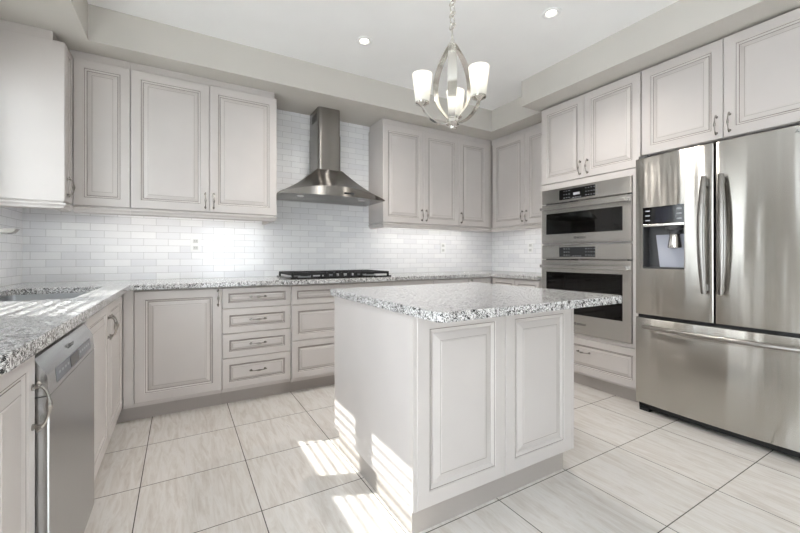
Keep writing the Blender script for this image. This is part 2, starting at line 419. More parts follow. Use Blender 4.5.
# ------------------------------------------------------------------ wall (upper) cabinets
def rail(bm, pts, z, out):
    """light-rail moulding: profile swept along a polyline of door-plane points; `out` = outward normals at each point"""
    prof = [(-.012, 0), (-.012, -.006), (.004, -.011), (.004, -.019), (-.006, -.030), (-.009, -.042), (-.026, -.048), (-.050, -.048), (-.050, 0)]
    rows = [[bm.verts.new((p[0] + o[0] * a, p[1] + o[1] * a, z + b)) for a, b in prof] for p, o in zip(pts, out)]
    n = len(prof)
    for r0, r1 in zip(rows, rows[1:]):
        for i in range(n): bm.faces.new((r0[i], r0[(i + 1) % n], r1[(i + 1) % n], r1[i]))
    bm.faces.new(rows[0][::-1]); bm.faces.new(rows[-1]); return bm
Z0, Z1 = 1.441, 2.415
YL, YRr = -0.39, -0.336      # door faces left and right of the hood
XL = 0.347                   # door face on the left wall
G = 0.0015
# left wall cabinet
t = thing('wall_cabinet', 'pale wall cabinet at far left turned side-on, showing its plain flat end panel', 'cabinet', (0.16, -0.4, Z0), 'wall cabinets')
obj('body', bx(0.008, XL - .02, -0.563, YL - .001, Z0, Z1), 'cab', t)
obj('end_panel', bx(0.008, XL - .003, -0.581, -0.563, Z0 - .002, Z1 + .002, bev=.002), 'cab', t)
bm = raised_panel('E', XL - .02, -0.562, YL - .004, Z0, Z1, F=.045, k=.6); d = obj('door', bm, ['cab', 'glaze', 'glaze2'], t)
obj('handle', pull('E', XL, -0.535, 1.535), 'pull', d, smooth=True)
obj('top_filler', bx(0.008, XL - .06, -0.570, YL - .001, Z1 + .002, ZS - .001), 'cab', t)
bm = B(); rail(bm, [(0.01, -0.581), (XL, -0.581), (XL, YL - .001)], Z0 - .002, [(0, -1), (1, -1), (1, 0)]); obj('light_rail', bm, 'cab', t)
# narrow corner one
t = thing('wall_cabinet', 'narrow single-door wall cabinet in the left corner beside the plain end panel', 'cabinet', (0.3, -0.19, Z0), 'wall cabinets')
obj('body', bx(0.008, .654, YL + .02, -.008, Z0, Z1), 'cab', t)
add_door(t, 'S', YL + .02, XL + G, .655 - G, Z0, Z1, F=.055)
obj('top_filler', bx(0.008, .654, YL + .03, -.008, Z1 + .001, ZS - .001), 'cab', t)
bm = B(); rail(bm, [(XL + .001, YL), (.655, YL)], Z0 - .002, [(0, -1), (0, -1)]); obj('light_rail', bm, 'cab', t)
# double left of hood
t = thing('wall_cabinet', 'double-door wall cabinet directly left of the steel range hood', 'cabinet', (1.15, -0.19, Z0), 'wall cabinets')
obj('body', bx(.656, 1.651, YL + .02, -.008, Z0, Z1), 'cab', t)
add_door(t, 'S', YL + .02, .656 + G, 1.151 - G, Z0, Z1, 1.122, 1.525)
add_door(t, 'S', YL + .02, 1.151 + G, 1.652, Z0, Z1, 1.180, 1.525)
obj('top_filler', bx(.656, 1.64, YL + .03, -.008, Z1 + .001, ZS - .001), 'cab', t)
bm = B(); rail(bm, [(.656, YL), (1.652, YL), (1.652, -.01)], Z0 - .002, [(0, -1), (1, -1), (1, 0)]); obj('light_rail', bm, 'cab', t)
# double right of hood
XI = XW - .34
t = thing('wall_cabinet', 'double-door wall cabinet directly right of the steel range hood', 'cabinet', (3.15, -0.17, Z0), 'wall cabinets')
obj('body', bx(2.679, 3.634, YRr + .02, -.008, Z0, Z1), 'cab', t)
add_door(t, 'S', YRr + .02, 2.679, 3.165 - G, Z0, Z1, 3.137, 1.53)
add_door(t, 'S', YRr + .02, 3.165 + G, 3.635 - G, Z0, Z1, 3.193, 1.53)
obj('top_filler', bx(2.69, 3.634, YRr + .03, -.008, Z1 + .001, ZS - .001), 'cab', t)
bm = B(); rail(bm, [(2.679, -.01), (2.679, YRr), (3.634, YRr)], Z0 - .002, [(-1, 0), (-1, -1), (0, -1)]); obj('light_rail', bm, 'cab', t)
# single at the corner
t = thing('wall_cabinet', 'single-door wall cabinet on the back wall in the right corner', 'cabinet', (4.0, -0.17, Z0), 'wall cabinets')
obj('body', bx(3.636, XW - .008, YRr + .02, -.008, Z0, Z1), 'cab', t)
add_door(t, 'S', YRr + .02, 3.635 + G, 4.065, Z0, Z1, 3.664, 1.53)
obj('filler', bx(4.068, XI, YRr + .004, YRr + .02, Z0, Z1), 'cab', t)
obj('top_filler', bx(3.636, XW - .008, YRr + .03, -.008, Z1 + .001, ZS - .001), 'cab', t)
bm = B(); rail(bm, [(3.636, YRr), (XI - .001, YRr)], Z0 - .002, [(0, -1), (-1, -1)]); obj('light_rail', bm, 'cab', t)
# right wall double
t = thing('wall_cabinet', 'double-door wall cabinet on the right wall between the corner and the ovens', 'cabinet', (XW - .17, -0.8, Z0), 'wall cabinets')
obj('body', bx(XI + .02, XW - .008, -1.237, YRr - .001, Z0, Z1), 'cab', t)
add_door(t, 'W', XI + .02, YRr - .02, -.838 + G, Z0, Z1, -.810, 1.53)
add_door(t, 'W', XI + .02, -.838 - G, -1.236, Z0, Z1, -.866, 1.53)
obj('top_filler', bx(XI + .03, XW - .008, -1.237, YRr + .028, Z1 + .001, ZS - .001), 'cab', t)
bm = B(); rail(bm, [(XI, YRr - .001), (XI, -1.237)], Z0 - .002, [(-1, -1), (-1, 0)]); obj('light_rail', bm, 'cab', t)

# under-cabinet light bars
for i, (x0, x1, y0, y1, lb) in enumerate(((.45, 1.58, -.30, -.27, 'slim light bar under the wall cabinets left of the hood'),
                          (2.75, 4.0, -.25, -.22, 'slim light bar under the wall cabinets right of the hood'),
                          (4.20, 4.23, -1.2, -.45, 'slim light bar under the right-wall cabinet'))):
    o = thing('under_cabinet_light', lb, 'light', ((x0 + x1) / 2, (y0 + y1) / 2, Z0 - .012), 'under-cabinet light bars')
    obj('housing', bx(x0, x1, y0, y1, Z0 - .008, Z0 - .0005), 'white', o); obj('lens', bx(x0 + .01, x1 - .01, y0 + .006, y1 - .006, Z0 - .011, Z0 - .008), 'led', o)

# ------------------------------------------------------------------ base cabinets
YB, XB, XBR = -0.603, 0.637, XW - .600   # door faces
D0, D1 = 0.128, 0.868
def toe(par, *a): obj('toe_kick', bx(*a), 'toe', par)
# corner door unit on the back run
t = thing('base_cabinet', 'base cabinet with one large door, on the back wall at the left corner', 'cabinet', (.95, -.3, 0), 'base cabinets')
obj('body', bx(XB, 1.218, YB + .02, -.002, .10, CB), 'cab', t); toe(t, XB - .04, 1.218, YB + .07, YB + .10, 0, .10)
obj('filler', bx(XB + .001, .692, YB + .003, YB + .02, D0, D1 + .008), 'cab', t)
add_door(t, 'S', YB + .02, .696, 1.219 - G, D0, D1, 1.193, .80)
# four drawers
t = thing('base_cabinet', 'base cabinet with a stack of four drawers, left of the cooktop', 'cabinet', (1.47, -.3, 0), 'base cabinets')
obj('body', bx(1.220, 1.716, YB + .02, -.002, .10, CB), 'cab', t); toe(t, 1.219, 1.717, YB + .07, YB + .10, 0, .10)
for a, b in ((D0, .348), (.352, .528), (.532, .712), (.716, D1)):
    add_door(t, 'S', YB + .02, 1.219 + G, 1.717 - G, a, b, 1.468, (a + b) / 2 + .004, True, 'drawer', F=.048 if b - a > .16 else .042, k=.55)
# cooktop unit, standing a little proud
YP = YB - .02
t = thing('base_cabinet', 'base cabinet with three wide drawers under the gas cooktop', 'cabinet', (2.18, -.3, 0), 'base cabinets')
obj('body', bx(1.718, 2.636, YP + .02, -.002, .10, CB), 'cab', t); toe(t, 1.717, 2.637, YB + .07, YB + .10, 0, .10)
for a, b in ((D0, .425), (.429, .712), (.716, D1)):
    add_door(t, 'S', YP + .02, 1.717 + G, 2.637 - G, a, b, 2.177, (a + b) / 2, True, 'drawer', F=.05 if b - a > .2 else .042, k=.7 if b - a > .2 else .55)
# right of the cooktop
t = thing('base_cabinet', 'base cabinet on the back wall right of the cooktop, mostly hidden behind the island', 'cabinet', (3.1, -.3, 0), 'base cabinets')
obj('body', bx(2.638, 3.546, YB + .02, -.002, .10, CB), 'cab', t); toe(t, 2.637, 3.547, YB + .07, YB + .10, 0, .10)
for a, b, h in ((2.640, 3.094, 3.06), (3.098, 3.546, 3.13)):
    add_door(t, 'S', YB + .02, a, b, .716, D1, (a + b) / 2, .79, True, 'drawer', F=.042, k=.55); add_door(t, 'S', YB + .02, a, b, D0, .712, h, .64)
t = thing('base_cabinet', 'corner base cabinet on the back wall, below the single-door wall cabinet', 'cabinet', (3.7, -.3, 0), 'base cabinets')
obj('body', bx(3.548, XW - .002, YB + .02, -.002, .10, CB), 'cab', t); toe(t, 3.547, XBR + .10, YB + .07, YB + .10, 0, .10)
add_door(t, 'S', YB + .02, 3.550, XBR - .004, D0, D1, 3.58, .80, F=.05)
t = thing('base_cabinet', 'base cabinet along the right wall, between the corner and the oven tower', 'cabinet', (XW - .3, -.93, 0), 'base cabinets')
obj('body', bx(XBR + .02, XW - .002, -1.238, YB - .002, .10, CB), 'cab', t); toe(t, XBR + .07, XBR + .1, -1.238, YB - .002, 0, .10)
for a, b, h in ((YB - .02, -.938, -.90), (-.942, -1.236, -.98)):
    add_door(t, 'W', XBR + .02, a, b, .716, D1, (a + b) / 2, .79, True, 'drawer', F=.042, k=.55); add_door(t, 'W', XBR + .02, a, b, D0, .712, h, .64, F=.05)
# sink base on the left run
t = thing('base_cabinet', 'double-door base cabinet under the sink, next to the dishwasher', 'cabinet', (.3, -1.15, 0), 'base cabinets')
bm = B(); box(bm, .002, XB - .02, -1.712, YB - .001, .10, .62); box(bm, XB - .045, XB - .02, -1.712, YB - .001, .62, CB)
box(bm, .002, XB - .045, -1.712, -1.69, .62, CB); obj('body', bm, 'cab', t); toe(t, XB - .10, XB - .07, -1.712, YB + .07, 0, .10)
add_door(t, 'E', XB - .02, -1.712, -1.178, D0, D1, -1.205, .735)
add_door(t, 'E', XB - .02, -1.174, -.655, D0, D1, -1.147, .735)
obj('filler', bx(XB - .02, XB - .003, -.652, YB - .002, D0, D1 + .008), 'cab', t)
# corner carcass is part of the sink run; cabinet at the near end
t = thing('base_cabinet', 'narrow base cabinet at the near left, in front of the dishwasher', 'cabinet', (.3, -2.48, 0), 'base cabinets')
obj('body', bx(.002, XB - .02, -2.632, -2.326, .10, CB), 'cab', t); toe(t, .3, XB - .07, -2.62, -2.326, 0, .10)
add_door(t, 'E', XB - .02, -2.632, -2.329, D0, D1, -2.352, .722, F=.05)

# ------------------------------------------------------------------ dishwasher
t = thing('dishwasher', 'stainless steel dishwasher under the left countertop', 'dishwasher', (.33, -2.02, 0))
DW0, DW1, DX = -2.318, -1.718, .662
obj('tub', bx(.05, .60, DW0 + .004, DW1 - .004, .03, .83), 'case', t)
dd = obj('door', bx(.60, DX, DW0, DW1, .115, .735, bev=.004), 'steel_dw', t)
# control fascia leaning back, with inset panel
bm = B(); prof = [(.60, .737), (DX, .737), (DX - .005, .79), (DX - .030, .836), (.60, .838)]
r0 = [bm.verts.new((x, DW0, z)) for x, z in prof]; r1 = [bm.verts.new((x, DW1, z)) for x, z in prof]
for i in range(5): bm.faces.new((r0[i], r0[(i + 1) % 5], r1[(i + 1) % 5], r1[i]))
bm.faces.new(r0[::-1]); bm.faces.new(r1); cp = obj('control_panel', bm, 'steel_dw', t)
def dwq(y, s, n=0.0):   # point on the fascia: s from 0 (bottom) to 1 (top) over the lower and upper slopes
    a, b, c = Vector((DX, 0, .737)), Vector((DX - .005, 0, .79)), Vector((DX - .030, 0, .836))
    p = a.lerp(b, s * 2) if s < .5 else b.lerp(c, s * 2 - 1)
    nn = Vector((1, 0, .06)) if s < .5 else Vector((.947, 0, .32)); p = p + nn.normalized() * n; p.y = y; return p
def dwquad(bm, y0, y1, s0, s1, n=.0015):
    a = [dwq(y0, s0, 0), dwq(y1, s0, 0), dwq(y1, s1, 0), dwq(y0, s1, 0)]; b = [dwq(y0, s0, n), dwq(y1, s0, n), dwq(y1, s1, n), dwq(y0, s1, n)]
    va = [bm.verts.new(p) for p in a]; vb = [bm.verts.new(p) for p in b]
    bm.faces.new(vb); bm.faces.new(va[::-1])
    for i in range(4): bm.faces.new((va[i], va[(i + 1) % 4], vb[(i + 1) % 4], vb[i]))
    return bm
obj('button_strip', dwquad(B(), -2.24, -1.79, .12, .49), 'grey', cp)
obj('display', dwquad(B(), -2.09, -1.98, .16, .46, .0025), 'lcd', cp)
for k in range(9):
    y = -2.22 + k * .032 if k < 4 else -1.96 + (k - 4) * .032
    obj('button_mark', dwquad(B(), y, y + .015, .3, .36, .0025), 'mark', cp)
tx = text('brand_lettering', 'BOSCH', .02, 'E', DX - .014, -2.02, .806, 'logo', cp)
obj('plinth', bx(.52, .56, DW0 + .01, DW1 - .01, 0, .11), 'black', t)

# ------------------------------------------------------------------ worktops
SX0, SX1, SY0, SY1 = .12, .545, -1.45, -.655
def rrect(x0, x1, y0, y1, r):
    return round_corner(x1 - r, y1 - r, r, 0, 90) + round_corner(x0 + r, y1 - r, r, 90, 180) + round_corner(x0 + r, y0 + r, r, 180, 270) + round_corner(x1 - r, y0 + r, r, 270, 360)
out = [(.007, -.007), (.007, -2.66)] + round_corner(.676 - .03, -2.66 + .03, .03, 270, 360) + [(.676, -.64), (1.64, -.64), (1.69, -.69), (2.615, -.69), (2.665, -.64),
       (XW - .637, -.64), (XW - .637, -1.243), (XW - .007, -1.243), (XW - .007, -.007)]
o = obj('countertop', slab(out, [rrect(SX0, SX1, SY0, SY1, .03)], CB, CT), 'granite')
tag(o, 'speckled grey granite countertop running round the three walls, with the sink and cooktop', 'countertop')
# sink
t = thing('sink', 'stainless steel sink set into the left countertop', 'sink', (.33, -1.05, CB))
bm = B(); x0, x1, y0, y1, zb = SX0 - .006, SX1 + .006, SY0 - .006, SY1 + .006, .69
top = rrect(x0, x1, y0, y1, .035); mid = rrect(x0 + .008, x1 - .008, y0 + .008, y1 - .008, .04); low = rrect(x0 + .03, x1 - .03, y0 + .03, y1 - .03, .03)
outer = rrect(x0 - .012, x1 + .012, y0 - .012, y1 + .012, .04)
loops = [[bm.verts.new((x, y, z)) for x, y in lp] for lp, z in ((outer, CB - .001), (top, CB - .001), (mid, zb + .02), (low, zb))]
for a, b in zip(loops, loops[1:]):
    for i in range(len(a)): bm.faces.new((a[i], a[(i + 1) % len(a)], b[(i + 1) % len(a)], b[i]))
bm.faces.new(loops[-1]); obj('basin', bm, 'steel_sink', t, smooth=True)
bm = B(); lathe(bm, [(.045, zb + .001), (.043, zb + .005), (.03, zb + .003), (0, zb + .003)], .33, -1.05); obj('drain', bm, 'chrome', t, smooth=True)
# faucet
t = thing('faucet', 'flat-spouted steel faucet above the sink at the left edge of the picture', 'faucet', (.07, -1.05, CT))
bm = B(); lathe(bm, [(.028, CT), (.028, CT + .012), (.021, CT + .016), (.02, 1.245), (.016, 1.252), (0, 1.252)], .07, -1.05); obj('post', bm, 'chrome', t, smooth=True)
bm = bx(.075, .263, -1.075, -1.025, 1.214, 1.238, bev=.003)
for v in bm.verts:
    if v.co.x > .25 and v.co.z < 1.225: v.co.x -= .014
sp = obj('spout', bm, 'bar', t)
bm = B(); lathe(bm, [(0, 1.2155), (.011, 1.2155), (.011, 1.213), (0, 1.213)], .235, -1.05, 14); obj('aerator', bm, 'black', sp)
bm = B(); tube(bm, [(.07, -1.07, 1.10), (.07, -1.12, 1.115), (.075, -1.17, 1.15)], [.011, .006, .005]); obj('lever', bm, 'chrome', t, smooth=True)

# ------------------------------------------------------------------ cooktop
t = thing('gas_cooktop', 'black gas cooktop with cast-iron grates on the back counter below the hood', 'cooktop', (2.18, -.34, CT))
KX0, KX1, KY0, KY1 = 1.715, 2.632, -.595, -.09
obj('tray', bx(KX0, KX1, KY0, KY1, CT, CT + .012, bev=.004), 'gloss', t)
burn = [(KX0 + .15, -.22), (KX0 + .15, -.46), (2.18, -.27), (KX1 - .15, -.22), (KX1 - .15, -.46)]
for x, y in burn:
    b = obj('burner', lathe(B(), [(.055, CT + .010), (.05, CT + .018), (.034, CT + .02), (.034, CT + .014), (0, CT + .014)], x, y), 'grey', t, smooth=True)
    obj('burner_cap', lathe(B(), [(.036, CT + .0205), (.036, CT + .026), (.03, CT + .029), (0, CT + .029)], x, y), 'iron', b, smooth=True)
for gx0, gx1, gy0, gy1 in ((KX0 + .015, KX0 + .30, KY0 + .02, KY1 - .02), (KX0 + .31, KX1 - .31, -.40, KY1 - .02), (KX1 - .30, KX1 - .015, KY0 + .02, KY1 - .02)):
    bm = B(); z0, z1 = CT + .030, CT + .050
    for yy in (gy0, gy1 - .014): box(bm, gx0, gx1, yy, yy + .014, z0, z1, bev=.003)
    for xx in (gx0, gx1 - .014): box(bm, xx, xx + .014, gy0, gy1, z0, z1, bev=.003)
    cxm = (gx0 + gx1) / 2; cym = (gy0 + gy1) / 2
    box(bm, cxm - .006, cxm + .006, gy0, gy1, z0, z1); box(bm, gx0, gx1, cym - .006, cym + .006, z0, z1)
    if gy1 - gy0 > .4:
        for yy in ((gy0 * 3 + gy1) / 4, (gy0 + gy1 * 3) / 4): box(bm, gx0, gx1, yy - .005, yy + .005, z0, z1)
    for xx in (gx0, gx1 - .016):
        for yy in (gy0, gy1 - .016): box(bm, xx, xx + .016, yy, yy + .016, CT + .0095, z0 + .002)
    obj('grate', bm, 'iron', t)
for k in range(5):
    x = 2.18 + (k - 2) * .066
    kb = obj('knob', lathe(B(), [(.022, CT + .010), (.022, CT + .014), (.018, CT + .016), (.0165, CT + .038), (.014, CT + .041), (0, CT + .041)], x, -.51, 16), 'iron', t, smooth=True)
    obj('knob_grip', bx(x - .004, x + .004, -.526, -.494, CT + .041, CT + .048), 'black', kb)

# ------------------------------------------------------------------ range hood
t = thing('range_hood', 'stainless steel chimney range hood on the tiled back wall', 'range hood', (2.157, -.22, 1.6))
HX, HW = 2.157, .49
def hood_loop(hw, yf, ybow, z, n=14, yb=-.007):
    p = [(HX - hw, yb, z)]
    for i in range(n + 1):
        s = -1 + 2 * i / n; p.append((HX + hw * s, yf - ybow * (1 - s * s), z))
    p.append((HX + hw, yb, z)); return p
bm = B(); HB = 1.628
rim = hood_loop(HW, -.44, .085, 1.0); n_ = len(rim)
def sw(i): return max(0, 1 - ((i - 1 - (n_ - 3) / 2) / ((n_ - 3) / 2)) ** 2) if 0 < i < n_ - 1 else 0
base = [Vector((x, y, HB)) for x, y, z in rim]
crease = [Vector((x, y + .006, HB + .014 + .072 * sw(i))) for i, (x, y, z) in enumerate(rim)]
neck = [Vector(p) for p in hood_loop(.118, -.275, .004, 1.905)]
loops = [base, crease] + [[a.lerp(b, k / 6) - Vector((0, 0, .022 * math.sin(PI * k / 6))) for a, b in zip(crease, neck)] for k in range(1, 7)]
loops = [[bm.verts.new(p) for p in lp] for lp in loops]
for a, b in zip(loops, loops[1:]):
    for i in range(len(a)): bm.faces.new((a[i], a[(i + 1) % len(a)], b[(i + 1) % len(a)], b[i]))
bm.faces.new(loops[0][::-1]); bm.faces.new(loops[-1]); cn = obj('canopy', bm, 'steel_dk', t, smooth=True)
bm = B(); yv = -.44 - .085
box(bm, 2.20, 2.29, yv - .001, yv + .016, 1.650, 1.664); obj('control_strip', bm, 'black', cn)
for sx in (-.3, .28): obj('lamp', lathe(B(), [(0, HB - .004), (.03, HB - .004), (.03, HB + .002), (0, HB + .002)], HX + sx, -.36, 18), 'white', cn)
bm = B()
def chim(hw, z, yf=-.282):
    lp = [(HX - .004 - hw, -.007)] + [(x, y) for x, y in round_corner(HX - .004 - hw + .025, yf + .025, .025, 180, 270, 5)] + [(x, y) for x, y in round_corner(HX - .004 + hw - .025, yf + .025, .025, 270, 360, 5)] + [(HX - .004 + hw, -.007)]
    return [bm.verts.new((x, y, z)) for x, y in lp]
lo, hi = chim(.111, 1.9), chim(.111, 2.23)
for i in range(len(lo)): bm.faces.new((lo[i], lo[(i + 1) % len(lo)], hi[(i + 1) % len(lo)], hi[i]))
bm.faces.new(hi); bm.faces.new(lo[::-1]); obj('lower_chimney', bm, 'steel_dk', t, smooth=True)
bm = B(); lo, hi = chim(.107, 2.23, -.278), chim(.107, ZS - .001, -.278)
for i in range(len(lo)): bm.faces.new((lo[i], lo[(i + 1) % len(lo)], hi[(i + 1) % len(lo)], hi[i]))
bm.faces.new(hi); bm.faces.new(lo[::-1]); uc = obj('upper_chimney', bm, 'steel_dk', t, smooth=True)
bm = B(); xs = HX - .004 - .107
for k in range(6): box(bm, xs - .0012, xs + .001, -.23, -.09, 2.36 + k * .012, 2.366 + k * .012)
obj('vent_slots', bm, 'black', uc)

# ------------------------------------------------------------------ outlets
def outlet(face, plane, u, lb):
    t = thing('wall_outlet', lb, 'outlet', place(face, plane, u, 1.2, 0), 'wall outlets')
    def pb(u0, u1, v0, v1, n0, n1, bev=0):
        a = place(face, plane, u0, v0, n0); b = place(face, plane, u1, v1, n1)
        return bx(min(a.x, b.x), max(a.x, b.x), min(a.y, b.y), max(a.y, b.y), v0, v1, bev=bev)
    obj('cover_plate', pb(u - .038, u + .038, 1.14, 1.26, 0, .006, .002), 'white', t)
    for z in (1.172, 1.228):
        s = obj('socket', pb(u - .018, u + .018, z - .015, z + .015, .006, .0075), 'socket', t)
        bm = pb(u - .008, u - .006, z - .003, z + .008, .0075, .008); box2 = pb(u + .006, u + .008, z - .003, z + .008, .0075, .008)
        me = bpy.data.meshes.new('tmp'); box2.to_mesh(me); bm.from_mesh(me); bpy.data.meshes.remove(me); box2.free()
        obj('slots', bm, 'slot', s)
outlet('S', -.006, 1.069, 'white wall outlet on the tiles left of the range hood')
outlet('S', -.006, 3.656, 'white wall outlet on the back wall tiles right of the range hood')
outlet('W', XW - .006, -.63, 'white wall outlet on the right wall tiles next to the oven tower')

# ------------------------------------------------------------------ island
IX0, IX1, IY0, IY1 = 1.724, 2.70, -2.414, -1.561
t = thing('kitchen_island', 'grey panelled kitchen island base in the middle of the floor', 'island', (2.21, -2.0, 0))
obj('body', bx(IX0 + .018, IX1 - .018, IY0 + .02, IY1, .115, CB), 'cab', t)
obj('side_panel', bx(IX0, IX0 + .018, IY0 + .001, IY1, .115, CB, bev=.0015), 'cab', t)
obj('side_panel', bx(IX1 - .018, IX1, IY0 + .001, IY1, .115, CB, bev=.0015), 'cab', t)
obj('front_panel', raised_panel('S', IY0 + .02, IX0 + .018, 2.214 - .001, .115, CB - .003, F=.062, k=1.25, g2=0), ['cab', 'glaze', 'glaze2'], t)
obj('front_panel', raised_panel('S', IY0 + .02, 2.214 + .001, IX1 - .018, .115, CB - .003, F=.062, k=1.25, g2=0), ['cab', 'glaze', 'glaze2'], t)
obj('plinth', bx(IX0 + .02, IX1 - .035, IY0 + .04, IY1 - .02, 0, .115), 'toe', t)  # darker toe colour paints the recess shadow into the plinth
r = .035
o = obj('island_top', slab(round_corner(2.778 - r, -2.63 + r, r, 270, 360) + round_corner(2.778 - r, -1.555 - r, r, 0, 90) + round_corner(1.69 + r, -1.555 - r, r, 90, 180) + round_corner(1.69 + r, -2.63 + r, r, 180, 270), [], CB, CT, .005), 'granite')
tag(o, 'speckled granite slab on top of the island', 'countertop')

# ------------------------------------------------------------------ oven tower
XT = 3.867; T0, T1 = -1.255, -2.140
t = thing('oven_tower_cabinet', 'tall cabinet on the right wall holding the two built-in ovens', 'cabinet', (4.15, -1.7, 0))
bm = B(); xf = XT + .02
box(bm, xf, XW - .002, T0 - .018, T0, .10, 2.462); box(bm, xf, XW - .002, T1, T1 + .018, .10, 2.462)
for z0, z1 in ((.10, .42), (1.204, 1.214), (1.71, 2.462)): box(bm, xf, XW - .002, T1 + .018, T0 - .018, z0, z1)
box(bm, XW - .02, XW - .002, T1 + .018, T0 - .018, .42, 1.71); obj('body', bm, 'cab', t)
bm = B(); box(bm, XT + .004, xf, T0 - .016, T0, .42, 1.755); box(bm, XT + .004, xf, T1, -2.082, .42, 1.755); box(bm, XT + .004, xf, -2.082, T0 - .016, 1.708, 1.755); box(bm, XT + .004, xf, -2.082, T0 - .016, .414, .440)
obj('face_frame', bm, 'cab', t)
add_door(t, 'W', XT + .02, T0 - .003, -1.688 + G, 1.762, 2.458, -1.655, 1.848)
add_door(t, 'W', XT + .02, -1.688 - G, T1 + .003, 1.762, 2.458, -1.722, 1.848)
add_door(t, 'W', XT + .02, T0 - .003, T1 + .003, .118, .410, -1.688, .30, True, 'drawer', F=.055, k=.8)
obj('top_filler', bx(XT + .04, XW - .002, T1, T0 - .03, 2.463, ZS - .001), 'cab', t)
toe(t, XT + .06, XT + .09, T1, T0, 0, .10)
# ovens
OY0, OY1 = -1.274, -2.079
def oven_unit(nm, label, cat, z0, zp, z1, gz0, gz1, hz, marks):
    t = thing(nm, label, cat, (4.1, -1.68, z0)); X = XT - .012
    bm = B(); dp = 4.34     # enamel liner, open at the front
    box(bm, xf - .01, dp, OY1 + .03, OY1 + .04, z0 + .005, z1 - .005); box(bm, xf - .01, dp, OY0 - .04, OY0 - .03, z0 + .005, z1 - .005)
    box(bm, xf - .01, dp, OY1 + .04, OY0 - .04, z0 + .005, z0 + .015); box(bm, xf - .01, dp, OY1 + .04, OY0 - .04, zp - .035, zp - .02)
    box(bm, dp - .01, dp, OY1 + .04, OY0 - .04, z0 + .015, zp - .035); obj('cavity', bm, 'enamel', t)
    cpn = obj('control_panel', bx(X, xf - .012, OY1, OY0, zp + .004, z1, bev=.003), 'steel', t)
    zc0, zc1 = zp + .024, z1 - .02
    dsp = obj('display', bx(X - .002, X + .004, -1.795, -1.46, zc0, zc1), 'gloss', cpn)
    bm = B(); rnd = random.Random(int(z0 * 1000))
    for ym, n in ((-1.50, 3), (-1.735, 5)):
        for k in range(n):
            for j in range(3):
                yy = ym - k * .024 - .006 + (.03 if ym < -1.6 else 0); zz = zc0 + .015 + j * (zc1 - zc0 - .03) / 2
                w = .006 + rnd.random() * .007; box(bm, X - .0028, X - .0018, yy - w, yy, zz - .0022, zz + .0022)
    for k in range(4): box(bm, X - .0028, X - .0018, -1.66 + k * .022 - .012, -1.66 + k * .022, zc0 + .006, zc0 + .011)
    if marks: box(bm, X - .0028, X - .0018, -1.66, -1.60, zc0 + .03, zc0 + .05)
    obj('panel_marks', bm, 'mark', dsp)
    bm = B(); zt = zp - .004
    gy0, gy1 = -1.322, -2.015
    box(bm, X, xf - .012, OY1, OY0, z0, gz0); box(bm, X, xf - .012, OY1, OY0, gz1, zt); box(bm, X, xf - .012, OY1, gy1, gz0, gz1); box(bm, X, xf - .012, gy0, OY0, gz0, gz1)
    d = obj('door', bm, 'steel', t)
    obj('window_glass', bx(X + .002, X + .006, gy1, gy0, gz0, gz1), 'oven_glass', d)
    # inner black border of the glass with a clear opening
    bm = B(); bw = .055; bh = .03
    for a in ((gy1, gy1 + bw, gz0, gz1), (gy0 - bw, gy0, gz0, gz1), (gy1 + bw, gy0 - bw, gz0, gz0 + bh), (gy1 + bw, gy0 - bw, gz1 - bh, gz1)): box(bm, X + .008, X + .011, *a)
    obj('glass_border', bm, 'black', d)
    bm = B()
    for yy in (OY0 - .03, OY1 + .03): box(bm, X - .04, X + .001, yy - .011, yy + .011, hz - .011, hz + .011, bev=.003)
    box(bm, X - .052, X - .036, OY1 + .015, OY0 - .015, hz - .014, hz + .014, bev=.004); obj('handle', bm, 'steel', d)
    e = B(); torus(e, (X - .0008, -1.615, (z0 + gz0) / 2 + .004), .0085, .0016, ax=(1, 0, 0)); obj('emblem', e, 'logo', d)
    text('brand_lettering', 'BOSCH', .024, 'W', X, -1.633, (z0 + gz0) / 2 - .005, 'logo', d, 'LEFT')
    bm = B()
    for zz in ((z0 + (zp - z0) * .32), (z0 + (zp - z0) * .55)) if not marks else (z0 + .06,):
        for k in range(24): yy = OY1 + .06 + k * (OY0 - OY1 - .12) / 23; tube(bm, [(xf + .02, yy, zz), (dp - .02, yy, zz)], .0025, 5)
        for xx in (xf + .02, dp - .03): tube(bm, [(xx, OY1 + .045, zz), (xx, OY0 - .045, zz)], .004, 6)
    obj('rack', bm, 'chrome', t)
oven_unit('microwave_oven', 'upper stainless built-in oven with a wide low black window, set in the tall cabinet', 'microwave', 1.216, 1.572, 1.704, 1.298, 1.484, 1.528, True)
oven_unit('wall_oven', 'lower stainless built-in wall oven behind the island, below the microwave', 'oven', .446, 1.072, 1.200, .606, .962, 1.012, False)

# ------------------------------------------------------------------ cabinet over the fridge
t = thing('fridge_top_cabinet', 'double-door cabinet above the stainless refrigerator', 'cabinet', (4.15, -2.62, 1.83))
E0, E1, EM = -2.143, -3.10, -2.627
obj('body', bx(XT + .02, XW - .002, E1, E0, 1.835, 2.462), 'cab', t)
add_door(t, 'W', XT + .02, E0 - .003, EM + G, 1.838, 2.458, EM + .033, 1.925)
add_door(t, 'W', XT + .02, EM - G, E1, 1.838, 2.458, EM - .033, 1.925)
obj('top_filler', bx(XT + .04, XW - .002, E1, E0, 2.463, ZS - .001), 'cab', t)

